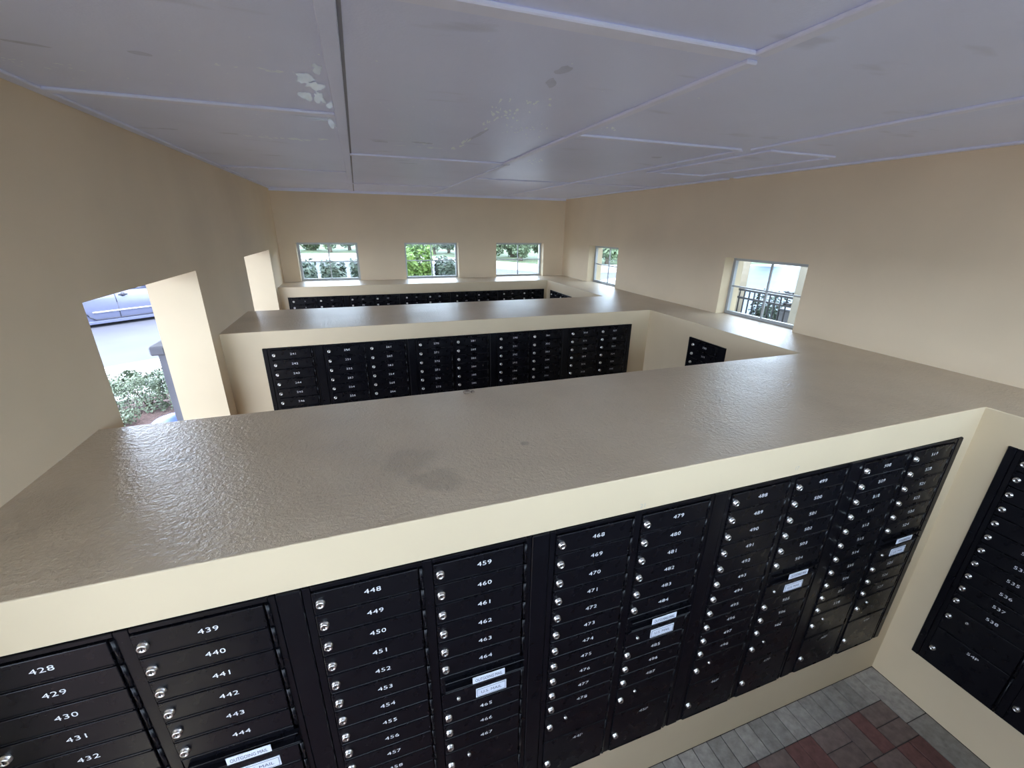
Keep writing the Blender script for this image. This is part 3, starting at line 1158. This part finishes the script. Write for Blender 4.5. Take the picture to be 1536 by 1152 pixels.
loft(mb, [cab_sec(-2.0, 0.96, 1.0, 0.78, 0.7), cab_sec(-1.35, 0.96, 1.38, 0.82, 0.62), cab_sec(-0.3, 0.96, 1.45, 0.83, 0.64),
          cab_sec(0.5, 0.95, 1.40, 0.83, 0.62), cab_sec(1.35, 0.90, 0.95, 0.80, 0.72)], PAINT)
mb.obj('roof', car)
for x0, x1, x2, x3 in ((-1.45, -0.15, -0.2, -1.15), (-0.07, 1.0, 0.45, -0.1)):
    for s in (-1, 1):
        w = MB()
        w.face([(x0, s * 0.833, 1.0), (x1, s * 0.835, 1.0), (x2, s * 0.672, 1.36), (x3, s * 0.672, 1.36)], CGL)
        g = w.obj('side_window', car)
        sm = g.modifiers.new('solid', 'SOLIDIFY')
        sm.thickness = 0.012
for x in (-1.42, 1.42):
    for s in (-1, 1):
        w = MB()
        w.lathe([(0.20, -0.10), (0.30, -0.105), (0.325, -0.07), (0.325, 0.07), (0.30, 0.105), (0.20, 0.10)], TYRE, axis='-y', n=28, cap0=True, cap1=True)
        wo = w.obj('wheel', car, (x, s * 0.83, 0.325))
        w = MB()
        w.lathe([(0.001, 0.115), (0.06, 0.12), (0.08, 0.108), (0.17, 0.10), (0.205, 0.112), (0.205, 0.0)], CHR, axis='-y', n=28)
        rim = w.obj('rim', wo)
        if s > 0:
            rim.rotation_euler = (0, 0, PI)
        a = MB()                                     # dark wheel arch
        pts = [(0.40 * math.cos(PI * q / 14), 0.40 * math.sin(PI * q / 14)) for q in range(15)]
        for (xa, za), (xb, zb) in zip(pts, pts[1:]):
            a.tube((x + xa, s * 0.885, 0.30 + za), (x + xb, s * 0.885, 0.30 + zb), 0.03, DARK, 8)
        a.obj('wheel_arch', car)
for s in (-1, 1):
    w = MB()                                         # seams around the two doors
    y = s * 0.898
    w.tube((-0.10, s * 0.868, 0.93), (-0.10, y, 0.62), 0.008, DARK, 6)
    w.tube((-0.10, y, 0.62), (-0.10, s * 0.885, 0.20), 0.008, DARK, 6)
    path = [(-0.93, 0.868, 0.94), (-0.92, 0.893, 0.75), (-0.89, 0.900, 0.60), (-0.84, 0.900, 0.45), (-0.77, 0.895, 0.31), (-0.66, 0.888, 0.21)]
    for p, q in zip(path, path[1:]):
        w.tube((p[0], s * p[1], p[2]), (q[0], s * q[1], q[2]), 0.013, DARK, 6)
    w.tube((-0.67, s * 0.886, 0.205), (0.98, s * 0.886, 0.205), 0.012, DARK, 6)
    w.tube((0.98, s * 0.886, 0.205), (1.02, s * 0.868, 0.93), 0.010, DARK, 6)
    w.obj('door_seam', car)
    w = MB()
    w.box(-0.68, 0.95, min(s * 0.893, s * 0.914), max(s * 0.893, s * 0.914), 0.385, 0.42, CHR, 0.006)
    w.obj('side_moulding', car)
    w = MB()
    w.box(-0.95, 1.0, min(s * 0.80, s * 0.893), max(s * 0.80, s * 0.893), 0.085, 0.17, PAINT, 0.01)
    w.obj('sill', car)
    for x in (-0.02, -1.02):
        w = MB()
        w.box(x, x + 0.20, min(s * 0.862, s * 0.915), max(s * 0.862, s * 0.915), 0.80, 0.835, DARK, 0.012)
        w.lathe([(0.055, 0), (0.05, 0.03), (0.02, 0.045)], DARK, origin=(x + 0.1, s * 0.885, 0.818), axis='-y' if s < 0 else '-y', n=14)
        w.obj('door_handle', car)
    w = MB()
    w.box(0.78, 0.95, min(s * 0.85, s * 1.05), max(s * 0.85, s * 1.05), 0.96, 1.10, PAINT, 0.03, 2)
    w.obj('mirror', car)
    w = MB()
    w.box(2.18, 2.33, min(s * 0.5, s * 0.76), max(s * 0.5, s * 0.76), 0.55, 0.68, CHR, 0.02)
    w.obj('headlamp', car)
    w = MB()
    w.box(-2.36, -2.24, min(s * 0.5, s * 0.76), max(s * 0.5, s * 0.76), 0.66, 0.82, plain('red_tail_lens', (0.4, 0.02, 0.02), 0.2), 0.02)
    w.obj('tail_lamp', car)

# ---- shrubs beyond the back windows
SH = [hedge_meshes(M['leaf_dark'], 0.275, 0.35, 2.12, 5200, 0.05) for _ in range(2)]
SB = hedge_meshes(M['leaf_bright'], 0.36, 0.40, 2.42, 5200, 0.055)
for i, (x, y, s, m, lab) in enumerate((
        (0.04, 8.6, 0.965, SH[0], 'dark shrub at the lower left outside the left back window'),
        (0.60, 8.68, 0.98, SH[1], 'shrub in the middle of the view from the left back window'),
        (1.19, 8.6, 1.03, SH[0], 'taller blue-green shrub outside the right half of the left back window'),
        (2.98, 8.6, 1.0, SH[1], 'blue-green shrub beside the bright bush outside the middle back window'))):
    plant('shrub', m, (x, y, BED), lab, 'shrub', 'shrubs outside the back windows', s, i * PI)
plant('bush', SB, (2.30, 8.7, BED), 'bright green bush filling the left half of the middle back window', 'bush', None, 1.0, 0.0)
t = MB().box(4.02, 4.12, 9.5, 9.6, GZ, 2.15, M['white_paint'], 0.01).obj('post')
tag(t, 'slim white post beyond the middle back window', 'post')

# ---- trees along the far kerb
def tree_meshes(h):
    fo = MB()
    for _ in range(9):
        a = random.uniform(0, 2 * PI)
        c = (0.85 * math.cos(a) * random.random(), 0.85 * math.sin(a) * random.random(), h * random.uniform(.14, .85))
        leaves(fo, M['leaf_tree'], 620, c, (1.0, 1.0, h * .2), 0.16)
    tr = MB()
    tr.tube((0, 0, 0), (0.1, 0.05, h * .5), 0.2, M['bark'], 10, 0.12)
    for _ in range(5):
        a = random.uniform(0, 2 * PI)
        tr.tube((0.07, 0.03, h * random.uniform(.25, .45)), (0.9 * math.cos(a), 0.9 * math.sin(a), h * .75), 0.07, M['bark'], 6, 0.02)
    return fo.mesh('foliage'), tr.mesh('trunk')


TR = [tree_meshes(6.0) for _ in range(3)]
spots = [(-9.4, 52), (-5.6, 51.2), (-1.8, 50.6), (2.0, 50.2), (5.6, 48.2), (8.6, 45.6), (11.2, 42.6), (13.0, 39.0), (14.6, 35.4), (17.2, 32.6), (20.8, 31.2), (24.6, 30.6), (28.4, 29.8), (32.4, 29.2),
         (-7.5, 55.5), (-3.7, 54.8), (0.1, 54.4), (3.9, 53.4), (7.5, 51.0), (10.6, 47.8), (14.6, 45.6), (15.6, 40.6), (17.6, 37.2), (20.4, 35.2), (24.2, 34.6), (28.0, 34.0), (32.0, 33.2)]
ordn = ['first', 'second', 'third', 'fourth', 'fifth', 'sixth', 'seventh', 'eighth', 'ninth', 'tenth', 'eleventh', 'twelfth', 'thirteenth', 'fourteenth']
for i, (x, y) in enumerate(spots):
    lab = 'tree across the drive, %s from the left in the %s row' % (ordn[i % 14], 'front' if i < 14 else 'rear')
    plant('tree', TR[i % 3], (x, y, GZ + 0.08), lab, 'tree', 'trees along the far kerb', random.uniform(.9, 1.05), i * 1.7)

# ---- right-hand side: neighbouring wall, fence, planting
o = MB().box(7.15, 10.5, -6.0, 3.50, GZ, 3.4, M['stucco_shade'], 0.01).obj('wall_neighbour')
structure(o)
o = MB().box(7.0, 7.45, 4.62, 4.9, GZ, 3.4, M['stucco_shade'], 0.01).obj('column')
structure(o)
fe = thing('fence', 'black metal picket fence outside the nearer side window', 'fence', (7.2, 0, GZ))
Z = 1.83 - GZ
for zz in (Z, Z - 0.13, 0.12):
    MB().box(-0.016, 0.016, 3.52, 4.62, zz - 0.016, zz + 0.016, M['iron']).obj('rail', fe)
y = 3.62
while y < 4.6:
    MB().box(-0.008, 0.008, y - 0.008, y + 0.008, 0.10, Z, M['iron']).obj('picket', fe)
    y += 0.098
for zz in (Z + 0.06, Z - 0.10):
    MB().lathe([(0.03, 0), (0.03, 0.02), (0.018, 0.022), (0.018, 0.09), (0.026, 0.095), (0.026, 0.13)], M['iron'], axis='-y', n=12).obj('hinge', fe, (0, 3.52 + 0.13, zz))
mb = MB()
mb.box(7.32, 7.62, 3.56, 3.80, GZ, 1.60, M['grey_post'], 0.012)
mb.box(7.30, 7.64, 3.54, 3.82, 1.60, 1.63, M['grey_post'], 0.006)
tag(mb.obj('planter_box', None), 'grey box standing behind the picket fence beside the cream wall', 'box')
SP = hedge_meshes(M['leaf_dark'], 0.22, 0.32, 1.88, 3200, 0.035)
plant('shrub', SP, (7.55, 4.16, GZ + 0.06), 'leafy shrub growing behind the black picket fence', 'shrub', None, 0.96)
structure(MB().poly([(12.5, 8.6), (26, 10.5), (37, 25.5), (31, 27.5), (19, 17.5)], GZ - 0.05, GZ + 0.075, M['water']).obj('pool'), 'pale blue pool water')
TT = tree_meshes(5.0)
for i, (x, y, lab) in enumerate(((39.0, 31.5, 'tree far behind the pool, left in the view over the fence'), (39.5, 27.0, 'tree far behind the pool, right in the view over the fence'))):
    plant('tree', TT, (x, y, GZ), lab, 'tree', 'trees beyond the pool', 1.0, i * 2.0)
